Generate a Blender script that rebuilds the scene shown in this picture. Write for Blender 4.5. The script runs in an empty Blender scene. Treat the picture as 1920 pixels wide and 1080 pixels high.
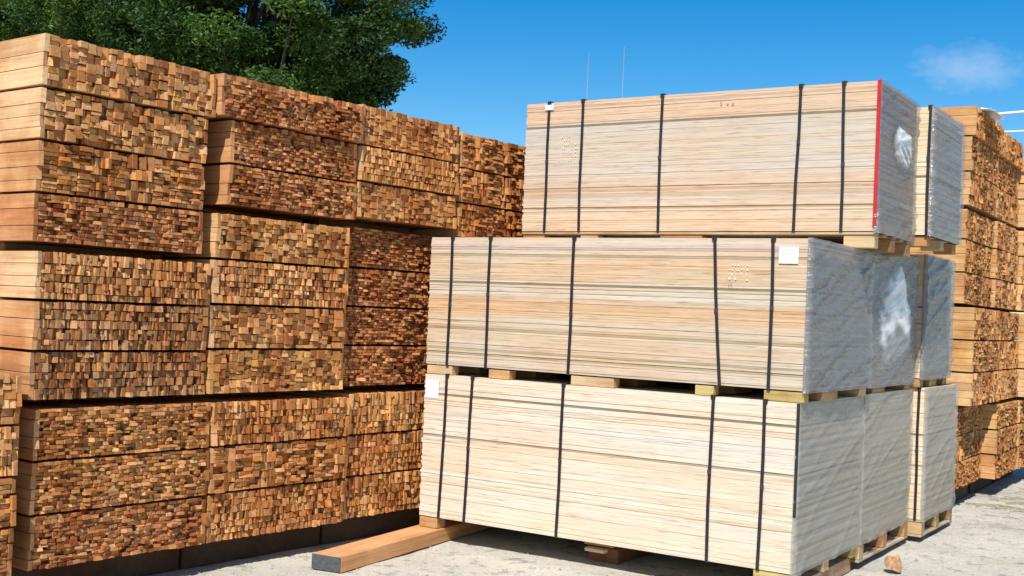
import bpy, bmesh, math, random
import numpy as np
from mathutils import Vector, Matrix, noise

random.seed(7)
rng = np.random.default_rng(7)
EYE = 1.47                      # camera height above the ground
sc = bpy.context.scene
C = sc.collection

# ------------------------------------------------------------------ camera
cam_d = bpy.data.cameras.new('camera')
cam = bpy.data.objects.new('camera', cam_d)
C.objects.link(cam)
def _cam_matrix():
    W2, H2 = 960.0, 540.0
    V1 = np.array([2390., 650.]); V2 = np.array([-2500., 435.]); c = np.array([W2, H2])
    f = math.sqrt(-np.dot(V1-c, V2-c))
    def d(p):
        v = np.array([p[0]-c[0], -(p[1]-c[1]), -f]); return v/np.linalg.norm(v)
    Y = d(V1); X = -d(V2); X = X - Y*(X@Y); X /= np.linalg.norm(X); Z = np.cross(X, Y)
    return f, np.array([X, Y, Z])
F, R = _cam_matrix()
cam.matrix_world = Matrix(((R[0][0], R[0][1], R[0][2], 0), (R[1][0], R[1][1], R[1][2], 0),
                           (R[2][0], R[2][1], R[2][2], EYE), (0, 0, 0, 1)))
cam_d.sensor_width = 36.0
cam_d.lens = F/1920*36
cam_d.clip_start = 0.05
cam_d.clip_end = 3000
sc.camera = cam

# ------------------------------------------------------------------ light
SUN = Vector((0.29, -0.85, 0.98)).normalized()      # towards the sun
elev = math.asin(SUN.z); rot = math.atan2(SUN.x, SUN.y)
sun_d = bpy.data.lights.new('sun', 'SUN')
sun_d.energy = 4.8; sun_d.angle = math.radians(0.5); sun_d.color = (1.0, 0.96, 0.89)
sun = bpy.data.objects.new('sun', sun_d); C.objects.link(sun)
sun.rotation_euler = (-SUN).to_track_quat('-Z', 'Y').to_euler()
sun.location = (0, 0, 30)

w = bpy.data.worlds.new('World'); sc.world = w; w.use_nodes = True
nt = w.node_tree; nt.nodes.clear()
def N(nt, typ, **kw):
    n = nt.nodes.new(typ)
    for k, v in kw.items():
        if k.startswith('i_'): n.inputs[k[2:].replace('_', ' ')].default_value = v
        else: setattr(n, k, v)
    return n
sky = N(nt, 'ShaderNodeTexSky', sky_type='NISHITA', sun_disc=False, sun_elevation=elev, sun_rotation=rot,
        air_density=1.0, dust_density=0.3, ozone_density=2.5, altitude=0)
hs = N(nt, 'ShaderNodeHueSaturation'); hs.inputs['Saturation'].default_value = 1.56; hs.inputs['Value'].default_value = 0.86
nt.links.new(sky.outputs[0], hs.inputs['Color'])
tc = N(nt, 'ShaderNodeTexCoord')
# faint wisp of cloud low in the sky
cdir = (-0.205, 0.957, 0.204)
sub = N(nt, 'ShaderNodeVectorMath', operation='SUBTRACT'); sub.inputs[1].default_value = cdir
nt.links.new(tc.outputs['Generated'], sub.inputs[0])
scl = N(nt, 'ShaderNodeVectorMath', operation='MULTIPLY'); scl.inputs[1].default_value = (17, 17, 42)
nt.links.new(sub.outputs[0], scl.inputs[0])
ln = N(nt, 'ShaderNodeVectorMath', operation='LENGTH'); nt.links.new(scl.outputs[0], ln.inputs[0])
nz = N(nt, 'ShaderNodeTexNoise'); nz.inputs['Scale'].default_value = 30; nz.inputs['Detail'].default_value = 9; nz.inputs['Roughness'].default_value = 0.62
st = N(nt, 'ShaderNodeVectorMath', operation='MULTIPLY'); st.inputs[1].default_value = (1, 1, 1.8)
nt.links.new(tc.outputs['Generated'], st.inputs[0]); nt.links.new(st.outputs[0], nz.inputs['Vector'])
ms = N(nt, 'ShaderNodeMath', operation='MULTIPLY_ADD'); ms.inputs[1].default_value = -0.62
nt.links.new(ln.outputs['Value'], ms.inputs[0])
nt.links.new(nz.outputs['Fac'], ms.inputs[2])
mr = N(nt, 'ShaderNodeMapRange'); mr.inputs['From Min'].default_value = 0.0; mr.inputs['From Max'].default_value = 0.42
mr.inputs['To Max'].default_value = 0.22
nt.links.new(ms.outputs[0], mr.inputs['Value'])
mx = N(nt, 'ShaderNodeMixRGB'); mx.inputs['Color2'].default_value = (6.6, 6.7, 6.9, 1)
nt.links.new(mr.outputs[0], mx.inputs['Fac']); nt.links.new(hs.outputs[0], mx.inputs['Color1'])
bg = N(nt, 'ShaderNodeBackground'); bg.inputs['Strength'].default_value = 0.12
nt.links.new(mx.outputs[0], bg.inputs['Color'])
wo = N(nt, 'ShaderNodeOutputWorld'); nt.links.new(bg.outputs[0], wo.inputs['Surface'])

sc.view_settings.view_transform = 'Standard'
sc.view_settings.look = 'None'
sc.view_settings.exposure = 0.35
sc.view_settings.gamma = 1.0

# ------------------------------------------------------------------ helpers
def tag(o, label=None, cat=None, group=None, kind=None):
    if label: o['label'] = label
    if cat: o['category'] = cat
    if group: o['group'] = group
    if kind: o['kind'] = kind
    return o
def empty(name, loc, rz=0.0, label=None, cat=None, group=None):
    o = bpy.data.objects.new(name, None); C.objects.link(o)
    o.location = loc; o.rotation_euler = (0, 0, rz); o.empty_display_size = 0.2
    return tag(o, label, cat, group)
def obj(name, mesh, parent=None, loc=(0, 0, 0), scale=None, rot=None, color=None):
    o = bpy.data.objects.new(name, mesh); C.objects.link(o)
    if parent: o.parent = parent
    o.location = loc
    if scale: o.scale = scale
    if rot: o.rotation_euler = rot
    if color: o.color = (color[0], color[1], color[2], 1)
    return o
def mesh_from(name, verts, faces, mat, smooth=False):
    me = bpy.data.meshes.new(name); me.from_pydata(verts, [], faces); me.update()
    if mat: me.materials.append(mat)
    if smooth: me.polygons.foreach_set('use_smooth', [True]*len(me.polygons))
    return me
def box_mesh(name, x0, x1, y0, y1, z0, z1, mat, bevel=0.0):
    bm = bmesh.new()
    bmesh.ops.create_cube(bm, size=1)
    for v in bm.verts:
        v.co = Vector(((x0+x1)/2+v.co.x*(x1-x0), (y0+y1)/2+v.co.y*(y1-y0), (z0+z1)/2+v.co.z*(z1-z0)))
    if bevel: bmesh.ops.bevel(bm, geom=bm.edges[:], offset=bevel, segments=1, affect='EDGES')
    me = bpy.data.meshes.new(name); bm.to_mesh(me); bm.free(); me.materials.append(mat); return me

# ------------------------------------------------------------------ materials
def new_mat(name):
    m = bpy.data.materials.new(name); m.use_nodes = True
    nt = m.node_tree; nt.nodes.clear()
    out = N(nt, 'ShaderNodeOutputMaterial'); b = N(nt, 'ShaderNodeBsdfPrincipled')
    nt.links.new(b.outputs[0], out.inputs['Surface'])
    return m, nt, b, out
def ramp(nt, fac, stops, interp='LINEAR'):
    r = N(nt, 'ShaderNodeValToRGB'); r.color_ramp.interpolation = interp
    e = r.color_ramp.elements
    while len(e) < len(stops): e.new(0.5)
    for i, (p, c) in enumerate(stops):
        e[i].position = p; e[i].color = (c[0], c[1], c[2], 1) if not isinstance(c, float) else (c, c, c, 1)
    nt.links.new(fac, r.inputs[0]); return r
def noise_at(nt, vec, scale, detail=3, rough=0.6, dist=0.0):
    n = N(nt, 'ShaderNodeTexNoise'); n.inputs['Scale'].default_value = scale
    n.inputs['Detail'].default_value = detail; n.inputs['Roughness'].default_value = rough
    n.inputs['Distortion'].default_value = dist
    nt.links.new(vec, n.inputs['Vector']); return n
def mul(nt, a, b, fac=1.0):
    m = N(nt, 'ShaderNodeMixRGB', blend_type='MULTIPLY'); m.inputs['Fac'].default_value = fac
    nt.links.new(a, m.inputs['Color1']); nt.links.new(b, m.inputs['Color2']); return m
def world_vec(nt, scale, rz=0.0, per_obj=True):
    g = N(nt, 'ShaderNodeNewGeometry')
    mp = N(nt, 'ShaderNodeMapping'); mp.inputs['Rotation'].default_value = (0, 0, rz)
    nt.links.new(g.outputs['Position'], mp.inputs['Vector'])
    s = N(nt, 'ShaderNodeVectorMath', operation='MULTIPLY'); s.inputs[1].default_value = scale
    nt.links.new(mp.outputs[0], s.inputs[0])
    if not per_obj: return s.outputs[0]
    oi = N(nt, 'ShaderNodeObjectInfo')
    ad = N(nt, 'ShaderNodeVectorMath', operation='ADD')
    k = N(nt, 'ShaderNodeMath', operation='MULTIPLY'); k.inputs[1].default_value = 37.0
    nt.links.new(oi.outputs['Random'], k.inputs[0])
    nt.links.new(s.outputs[0], ad.inputs[0]); nt.links.new(k.outputs[0], ad.inputs[1])
    return ad.outputs[0]

def timber_mat(name, rz, stain=(0.62, 0.40, 0.26), attr=False):
    """sawn timber whose tone comes from the object colour; x is the board's length"""
    m, nt, b, out = new_mat(name)
    if attr: oi = N(nt, 'ShaderNodeAttribute'); oi.attribute_name = 'tone'
    else: oi = N(nt, 'ShaderNodeObjectInfo')
    v = world_vec(nt, (2.2, 55, 55), rz)
    g1 = noise_at(nt, v, 1.0, 4, 0.65, 0.4)
    r1 = ramp(nt, g1.outputs['Fac'], [(0.28, (0.72, 0.64, 0.56)), (0.5, (0.97, 0.95, 0.92)), (0.72, (1.14, 1.13, 1.1))])
    c = mul(nt, oi.outputs['Color'], r1.outputs[0])
    v2 = world_vec(nt, (3.0, 3.4, 3.4), rz, False)
    g2 = noise_at(nt, v2, 1.0, 3, 0.6)
    r2 = ramp(nt, g2.outputs['Fac'], [(0.40, (1, 1, 1)), (0.66, stain)])
    c = mul(nt, c.outputs[0], r2.outputs[0], 0.75)
    v3 = world_vec(nt, (260, 260, 260), rz, False)
    g3 = noise_at(nt, v3, 1.0, 2, 0.7)
    r3 = ramp(nt, g3.outputs['Fac'], [(0.35, (0.8, 0.76, 0.7)), (0.6, (1.08, 1.07, 1.05))])
    c = mul(nt, c.outputs[0], r3.outputs[0], 0.8)
    nt.links.new(c.outputs[0], b.inputs['Base Color'])
    b.inputs['Roughness'].default_value = 0.82; b.inputs['Specular IOR Level'].default_value = 0.2
    bp = N(nt, 'ShaderNodeBump'); bp.inputs['Strength'].default_value = 0.5; bp.inputs['Distance'].default_value = 0.003
    nt.links.new(g1.outputs['Fac'], bp.inputs['Height']); nt.links.new(bp.outputs[0], b.inputs['Normal'])
    return m
ANG = math.radians(4.5)
M_TL = timber_mat('sawn_timber', ANG)
MS = {'L': timber_mat('small_sawn_timber', ANG, attr=True), 'R': timber_mat('small_weathered_timber', 0.0, (0.6, 0.45, 0.32), True)}
M_TR = timber_mat('sawn_timber_weathered', 0.0, (0.6, 0.45, 0.32))

def sheet_mat():
    m, nt, b, out = new_mat('plywood_edge')
    oi = N(nt, 'ShaderNodeObjectInfo')
    v = world_vec(nt, (2.6, 2.6, 210), 0)
    g1 = noise_at(nt, v, 1.0, 4, 0.6, 0.2)
    r1 = ramp(nt, g1.outputs['Fac'], [(0.28, (0.82, 0.77, 0.72)), (0.47, (0.975, 0.965, 0.955)), (0.7, (1.06, 1.055, 1.05))])
    c = mul(nt, oi.outputs['Color'], r1.outputs[0])
    v2 = world_vec(nt, (7, 7, 230), 0)
    g2 = noise_at(nt, v2, 1.0, 2, 0.5)
    r2 = ramp(nt, g2.outputs['Fac'], [(0.30, (0.62, 0.53, 0.46)), (0.42, (1, 1, 1))])
    c = mul(nt, c.outputs[0], r2.outputs[0], 0.9)
    v3 = world_vec(nt, (1.1, 1.1, 6), 0, False)
    g3 = noise_at(nt, v3, 1.0, 3, 0.6)
    r3 = ramp(nt, g3.outputs['Fac'], [(0.33, (1.02, 0.92, 0.82)), (0.5, (1.0, 0.98, 0.95)), (0.65, (0.98, 1.02, 1.04))])
    c = mul(nt, c.outputs[0], r3.outputs[0], 0.9)
    nt.links.new(c.outputs[0], b.inputs['Base Color'])
    b.inputs['Roughness'].default_value = 0.8; b.inputs['Specular IOR Level'].default_value = 0.2
    bp = N(nt, 'ShaderNodeBump'); bp.inputs['Strength'].default_value = 0.5; bp.inputs['Distance'].default_value = 0.002
    nt.links.new(g1.outputs['Fac'], bp.inputs['Height']); nt.links.new(bp.outputs[0], b.inputs['Normal'])
    return m
M_SH = sheet_mat()

def plain(name, col, rough=0.6, spec=0.3, nscale=None, namp=0.25, metallic=0.0):
    m, nt, b, out = new_mat(name)
    b.inputs['Roughness'].default_value = rough; b.inputs['Specular IOR Level'].default_value = spec
    b.inputs['Metallic'].default_value = metallic
    if nscale:
        v = world_vec(nt, (nscale,)*3, 0, False)
        g = noise_at(nt, v, 1.0, 4, 0.65)
        r = ramp(nt, g.outputs['Fac'], [(0.3, tuple(x*(1-namp) for x in col)), (0.7, tuple(min(1, x*(1+namp)) for x in col))])
        nt.links.new(r.outputs[0], b.inputs['Base Color'])
        bp = N(nt, 'ShaderNodeBump'); bp.inputs['Strength'].default_value = 0.4; bp.inputs['Distance'].default_value = 0.004
        nt.links.new(g.outputs['Fac'], bp.inputs['Height']); nt.links.new(bp.outputs[0], b.inputs['Normal'])
    else: b.inputs['Base Color'].default_value = (*col, 1)
    return m
M_STRAP = plain('black_strapping', (0.018, 0.016, 0.02), 0.5, 0.4, 40, 0.4)
M_SEAL = plain('strap_seal_metal', (0.035, 0.035, 0.04), 0.4, 0.5, 60, 0.3)
M_RED = plain('red_edge_tape', (0.42, 0.02, 0.025), 0.4, 0.4, 20, 0.2)
M_PAPER = plain('label_paper', (0.66, 0.69, 0.74), 0.7, 0.2, 60, 0.05)
M_INK = plain('label_ink', (0.50, 0.56, 0.68), 0.7, 0.2)
M_STAMP = plain('stencil_ink', (0.70, 0.64, 0.57), 0.8, 0.1)
M_STAMPD = plain('dark_stencil_ink', (0.36, 0.24, 0.19), 0.8, 0.1)
M_ENDPAINT = plain('grey_end_paint', (0.075, 0.085, 0.085), 0.7, 0.2, 50, 0.3)
M_WCABLE = plain('white_cable', (0.8, 0.8, 0.8), 0.5)
M_BPLAST = plain('black_plastic_sheet', (0.02, 0.02, 0.025), 0.35, 0.5, 12, 0.4)
M_WPLAST = plain('white_plastic_sheet', (0.80, 0.82, 0.84), 0.4, 0.5, 12, 0.1)
M_BARK = plain('bark', (0.085, 0.065, 0.048), 0.9, 0.1, 9, 0.5)
M_ROCK = plain('orange_stone', (0.42, 0.24, 0.13), 0.9, 0.1, 30, 0.35)
M_STRAW = plain('dry_grass_stalk', (0.22, 0.21, 0.13), 0.9, 0.1, 20, 0.4)
M_PEB = plain('gravel_stones', (0.34, 0.33, 0.31), 0.9, 0.1, 14, 0.5)
M_MAST = plain('pale_mast_paint', (0.75, 0.78, 0.8), 0.6)

def film_mat(name, op0, op1, col, rough=0.16, spec=0.5, fade=False, bump=0.012, fine=0.22):
    m, nt, b, out = new_mat(name)
    b.inputs['Base Color'].default_value = (*col, 1)
    b.inputs['Roughness'].default_value = rough
    b.inputs['Specular IOR Level'].default_value = spec
    v = world_vec(nt, (1, 1.1, 4.0), 0, False)
    g = noise_at(nt, v, 2.0, 5, 0.62, 0.8)
    v2 = world_vec(nt, (1, 6, 30), 0, False)
    g2 = noise_at(nt, v2, 1.3, 3, 0.6, 2.2)
    h = N(nt, 'ShaderNodeMath', operation='MULTIPLY_ADD'); h.inputs[1].default_value = fine
    gw = N(nt, 'ShaderNodeMath', operation='MULTIPLY'); gw.inputs[1].default_value = 0.3
    nt.links.new(g.outputs['Fac'], gw.inputs[0])
    nt.links.new(g2.outputs['Fac'], h.inputs[0]); nt.links.new(gw.outputs[0], h.inputs[2])
    bp = N(nt, 'ShaderNodeBump'); bp.inputs['Strength'].default_value = 0.5; bp.inputs['Distance'].default_value = bump
    nt.links.new(h.outputs[0], bp.inputs['Height']); nt.links.new(bp.outputs[0], b.inputs['Normal'])
    r = ramp(nt, g.outputs['Fac'], [(0.36, op0), (0.66, op1)])
    fac = r.outputs[0]
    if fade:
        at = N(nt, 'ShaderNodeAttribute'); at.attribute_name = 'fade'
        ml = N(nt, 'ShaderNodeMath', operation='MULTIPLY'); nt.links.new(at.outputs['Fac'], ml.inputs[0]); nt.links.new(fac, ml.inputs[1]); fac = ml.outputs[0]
    tr = N(nt, 'ShaderNodeBsdfTransparent')
    mx = N(nt, 'ShaderNodeMixShader')
    nt.links.new(fac, mx.inputs[0]); nt.links.new(tr.outputs[0], mx.inputs[1]); nt.links.new(b.outputs[0], mx.inputs[2])
    nt.links.new(mx.outputs[0], out.inputs['Surface'])
    return m
M_FILM = {3: film_mat('stretch_film_lower', 0.48, 0.58, (0.36, 0.355, 0.32), 0.3, 0.4),
          2: film_mat('stretch_film_middle', 0.66, 0.74, (0.21, 0.21, 0.215), 0.20, 0.55, False, 0.022, 0.6),
          1: film_mat('stretch_film_upper', 0.52, 0.64, (0.23, 0.23, 0.24), 0.15, 0.8, False, 0.030, 0.8)}
M_GLARE = film_mat('painted_film_glare', 0.7, 1.0, (0.88, 0.89, 0.90), 0.25, 0.6, True)  # near-white colour with soft edges, painted glare on the wrap

def ground_mat():
    m, nt, b, out = new_mat('sandy_gravel')
    v = world_vec(nt, (1, 1, 1), 0, False)
    a = noise_at(nt, v, 1.1, 5, 0.65)
    r = ramp(nt, a.outputs['Fac'], [(0.3, (0.42, 0.395, 0.335)), (0.5, (0.54, 0.51, 0.435)), (0.7, (0.60, 0.565, 0.475))])
    f = noise_at(nt, v, 55, 5, 0.75)
    r2 = ramp(nt, f.outputs['Fac'], [(0.32, (0.60, 0.58, 0.55)), (0.46, (0.97, 0.97, 0.97)), (0.7, (1.12, 1.12, 1.12))])
    c = mul(nt, r.outputs[0], r2.outputs[0])
    k = noise_at(nt, v, 7, 5, 0.75)
    r3 = ramp(nt, k.outputs['Fac'], [(0.36, (0.52, 0.51, 0.52)), (0.46, (1, 1, 1)), (0.68, (1.04, 1.0, 0.93))])
    c = mul(nt, c.outputs[0], r3.outputs[0], 0.85)
    nt.links.new(c.outputs[0], b.inputs['Base Color'])
    b.inputs['Roughness'].default_value = 0.95; b.inputs['Specular IOR Level'].default_value = 0.1
    bp = N(nt, 'ShaderNodeBump'); bp.inputs['Strength'].default_value = 0.7; bp.inputs['Distance'].default_value = 0.012
    sm = N(nt, 'ShaderNodeMath', operation='ADD')
    nt.links.new(f.outputs['Fac'], sm.inputs[0]); nt.links.new(k.outputs['Fac'], sm.inputs[1])
    nt.links.new(sm.outputs[0], bp.inputs['Height']); nt.links.new(bp.outputs[0], b.inputs['Normal'])
    return m
M_GROUND = ground_mat()

def leaf_mat(name, c0, c1, c2):
    m, nt, b, out = new_mat(name)
    at = N(nt, 'ShaderNodeAttribute'); at.attribute_name = 'tone'
    r = ramp(nt, at.outputs['Fac'], [(0.0, c0), (0.6, c1), (1.0, c2)])
    nt.links.new(r.outputs[0], b.inputs['Base Color'])
    b.inputs['Roughness'].default_value = 0.55; b.inputs['Specular IOR Level'].default_value = 0.3
    tl = N(nt, 'ShaderNodeBsdfTranslucent'); nt.links.new(r.outputs[0], tl.inputs['Color'])
    mx = N(nt, 'ShaderNodeMixShader'); mx.inputs[0].default_value = 0.25
    nt.links.new(b.outputs[0], mx.inputs[1]); nt.links.new(tl.outputs[0], mx.inputs[2]); nt.links.new(mx.outputs[0], out.inputs['Surface'])
    return m

# ------------------------------------------------------------------ ground
def hground(x, y):
    return 0.010*noise.noise(Vector((x*1.3, y*1.3, 0))) + 0.005*noise.noise(Vector((x*5, y*5, 3)))
def build_ground():
    vs, fs = [], []
    nx, ny = 150, 180
    x0, x1, y0, y1 = -9.0, 3.0, 1.0, 15.0
    for j in range(ny+1):
        for i in range(nx+1):
            x = x0+(x1-x0)*i/nx; y = y0+(y1-y0)*j/ny
            edge = min(i, nx-i, j, ny-j)/6.0
            vs.append((x, y, (hground(x, y)-0.006)*min(1, edge)))
    for j in range(ny):
        for i in range(nx):
            a = j*(nx+1)+i; fs.append((a, a+1, a+nx+2, a+nx+1))
    B = 900.0; n = len(vs)
    vs += [(-B, -B, 0), (B, -B, 0), (B, B, 0), (-B, B, 0)]
    c = [0, nx, (ny+1)*(nx+1)-1, ny*(nx+1)]
    # outer ring, one long side at a time, welded to the patch border
    fs.append([n, n+1] + list(range(nx, -1, -1)))
    fs.append([n+1, n+2] + [j*(nx+1)+nx for j in range(ny, -1, -1)])
    fs.append([n+2, n+3] + [ny*(nx+1)+i for i in range(0, nx+1)])
    fs.append([n+3, n] + [j*(nx+1) for j in range(0, ny+1)])
    me = mesh_from('ground', vs, fs, M_GROUND, True)
    tag(obj('ground', me), kind='structure')
build_ground()

# ------------------------------------------------------------------ sawn timber
BASE = [(0.60, 0.40, 0.22), (0.52, 0.31, 0.15), (0.68, 0.49, 0.30), (0.44, 0.24, 0.11), (0.56, 0.33, 0.14), (0.34, 0.17, 0.08)]
PAL = {
 'tan':    BASE + [(0.66, 0.47, 0.28), (0.62, 0.41, 0.22), (0.58, 0.38, 0.19), (0.70, 0.52, 0.33), (0.54, 0.36, 0.20)],
 'orange': BASE + [(0.58, 0.31, 0.12), (0.64, 0.37, 0.16), (0.48, 0.23, 0.09), (0.66, 0.42, 0.21), (0.42, 0.19, 0.07)],
 'red':    BASE + [(0.52, 0.26, 0.13), (0.44, 0.19, 0.09), (0.60, 0.36, 0.21), (0.70, 0.50, 0.33), (0.38, 0.14, 0.07)],
 'grey':   BASE + [(0.48, 0.36, 0.25), (0.42, 0.30, 0.20), (0.54, 0.40, 0.27), (0.46, 0.29, 0.18), (0.38, 0.25, 0.16)],
 'yellow': BASE + [(0.60, 0.39, 0.17), (0.63, 0.44, 0.21), (0.54, 0.33, 0.13), (0.58, 0.35, 0.14), (0.68, 0.50, 0.28)],
 'brown':  BASE + [(0.46, 0.30, 0.15), (0.40, 0.25, 0.12), (0.54, 0.37, 0.19), (0.60, 0.44, 0.25), (0.32, 0.18, 0.09)],
}
def plank_meshes(mat, tag_):
    ms = []
    for k in range(16):
        ay = random.uniform(-1, 1)*0.0020; az = random.uniform(-1, 1)*0.0016
        v = []
        for x in (-1, 0):
            for y in (-0.5, 0.5):
                for z in (-0.5, 0.5):
                    dx = (ay*y*2+az*z*2) if x == 0 else 0
                    v.append((x+dx, y, z))
        f = [(0, 1, 3, 2), (4, 6, 7, 5), (0, 4, 5, 1), (2, 3, 7, 6), (0, 2, 6, 4), (1, 5, 7, 3)]
        ms.append(mesh_from('plank_'+tag_, v, f, mat))
    return ms
EDGE = {'tan': (0.74, 0.54, 0.33), 'grey': (0.70, 0.42, 0.22), 'orange': (0.66, 0.40, 0.20), 'red': (0.60, 0.33, 0.16), 'yellow': (0.70, 0.47, 0.22)}
PM = {'L': plank_meshes(M_TL, 'left'), 'R': plank_meshes(M_TR, 'right')}
def jcol(pal):
    c = random.choice(PAL[pal]); m_ = (0.56, 0.345, 0.155); c = tuple((0.72*a+0.28*b)*t for a, b, t in zip(c, m_, (1.02, 0.83, 0.65)))
    if pal == 'red': c = (c[0]*0.90, c[1]*0.83, c[2]*0.82)
    if pal == 'grey': c = (c[0]*0.92, c[1]*0.93, c[2]*1.0)
    if pal == 'tan': c = (c[0]*1.04, c[1]*1.05, c[2]*1.06)
    k = random.uniform(0.82, 1.17); h = random.uniform(-0.03, 0.03)
    return (max(0.02, min(0.9, c[0]*k+h*0.4)), max(0.02, min(0.9, c[1]*k)), max(0.01, min(0.9, c[2]*k-h*0.4)))

def rows_for(style, W, H):
    """pieces (y0,y1,z0,z1) tiling a W x H butt face"""
    out = []
    coarse = style.endswith('2'); s = style.rstrip('2'); k = 1.5 if coarse else 1.0
    def clampfill(total, lo, hi):
        r = []; a = 0
        while a < total-1e-6:
            b = random.uniform(lo, hi)
            if total-(a+b) < lo: b = total-a
            if b > hi*1.5: r.append((a, a+b/2)); r.append((a+b/2, a+b))
            else: r.append((a, a+b))
            a += b
        return r
    for (ex, w0) in ((0.0, 0.026*k), (W-0.026*k, 0.026*k)):
        for z0, z1 in clampfill(H, 0.045*k, 0.09*k): out.append((ex, ex+w0, z0, z1))
    x0, x1 = 0.026*k, W-0.026*k; Wi = x1-x0
    if s == 'flat':
        for z0, z1 in clampfill(H, 0.013*k, 0.022*k):
            for a, b in clampfill(Wi, 0.022*k, 0.048*k): out.append((x0+a, x0+b, z0, z1))
    elif s == 'vert':
        for z0, z1 in clampfill(H, 0.030*k, 0.055*k):
            for a, b in clampfill(Wi, 0.013*k, 0.028*k):
                if random.random() < 0.3 and (z1-z0) > 0.045:
                    zm = z0+(z1-z0)*random.uniform(0.35, 0.65)
                    out.append((x0+a, x0+b, z0, zm)); out.append((x0+a, x0+b, zm, z1))
                else: out.append((x0+a, x0+b, z0, z1))
    elif s == 'block':
        for a, b in clampfill(Wi, 0.034*k, 0.060*k):
            for z0, z1 in clampfill(H, 0.018*k, 0.052*k):
                if random.random() < 0.35 and (b-a) > 0.045:
                    m_ = (a+b)/2+random.uniform(-0.01, 0.01)
                    out.append((x0+a, x0+m_, z0, z1)); out.append((x0+m_, x0+b, z0, z1))
                else: out.append((x0+a, x0+b, z0, z1))
    else:  # 'mix'
        cols = clampfill(Wi, 0.05*k, 0.16*k)
        for a, b in cols:
            if random.random() < 0.5:
                for z0, z1 in clampfill(H, 0.014*k, 0.026*k):
                    for p, q in clampfill(b-a, 0.030*k, 0.07*k): out.append((x0+a+p, x0+a+q, z0, z1))
            else:
                for z0, z1 in clampfill(H, 0.035*k, 0.06*k):
                    for p, q in clampfill(b-a, 0.016*k, 0.034*k): out.append((x0+a+p, x0+a+q, z0, z1))
    return out
TOT = [0]
LATH = {'L': box_mesh('lath', -1, 0, 0, 1, 0, 1, M_TL), 'R': box_mesh('lath', -1, 0, 0, 1, 0, 1, M_TR)}
def bundle(origin, rz, d0, d1, n, z0, z1, style, pal, label, L=2.4, side='L', rough=1.0, group='bundles of sawn timber stacked in the yard', lath=False):
    a = -rz
    D = Vector((math.sin(a), math.cos(a), 0)); Nn = Vector((math.cos(a), -math.sin(a), 0))
    base = Vector(origin)+D*d0+Nn*n+Vector((0, 0, z0))
    root = empty('timber_bundle', base, rz, label, 'lumber bundle', group)
    W = d1-d0; H = z1-z0
    ps = rows_for(style, W, H)
    ps.sort(key=lambda q: -(q[1]-q[0])*(q[3]-q[2]))
    jv, jf, jc = [], [], []
    meshes = PM[side]
    TOT[0] += len(ps)
    # slow drift of how far the ends stand out
    seed = random.uniform(0, 100)
    for pi, (a0, a1, b0, b1) in enumerate(ps):
        g = 0.0008
        ym, zm = (a0+a1)/2, (b0+b1)/2
        q = noise.noise(Vector((ym*5+seed, zm*9, seed)))
        dn = q*0.009*rough + random.gauss(0, 0.0050*rough)
        r = random.random()
        if r < 0.11: dn -= random.uniform(0.010, 0.036)*rough
        elif r < 0.20: dn += random.uniform(0.008, 0.020)*rough
        left = a0 < 0.001
        if left: b1 = b0+(b1-b0)*0.975
        if left or a1 > W-0.001: dn = random.gauss(0.004, 0.005)
        c = jcol(pal)
        if random.random() < 0.10 and not left: c = (c[0]*0.66, c[1]*0.56, c[2]*0.5)
        if left: c = tuple(0.35*x+0.65*y for x, y in zip(c, EDGE.get(pal, (0.66, 0.45, 0.24))))
        wy, wz = max(0.004, a1-a0-2*g), max(0.004, b1-b0-2*g)
        if r > 0.3 and not left: wz *= random.uniform(0.84, 1.0); wy *= random.uniform(0.90, 1.0)
        loc = (dn, ym, b0+g+wz/2); scl_ = (L+dn, wy, wz)
        eu = (random.gauss(0, 0.009*rough), random.gauss(0, 0.0006), random.gauss(0, 0.0008))
        me = random.choice(meshes)
        if pi < 296: obj('plank', me, root, loc, scl_, eu, c)
        else:
            M_ = Matrix.LocRotScale(Vector(loc), __import__('mathutils').Euler(eu), Vector(scl_)); b_ = len(jv)
            jv += [tuple(M_ @ v.co) for v in me.vertices]
            jf += [tuple(b_+k for k in p.vertices) for p in me.polygons]; jc += [c]*6
    if jv:
        me = mesh_from('small_planks', jv, jf, MS[side])
        at = me.attributes.new('tone', 'FLOAT_COLOR', 'FACE')
        at.data.foreach_set('color', [x for c in jc for x in (c[0], c[1], c[2], 1.0)])
        obj('small_planks', me, root)['kind'] = 'stuff'
    if lath:
        for xx in (-0.30, -L*0.8): obj('lath', LATH[side], root, (xx, 0.01, -0.0112), (0.04, W-0.02, 0.0110), None, (0.20, 0.11, 0.06))
    return root

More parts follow.
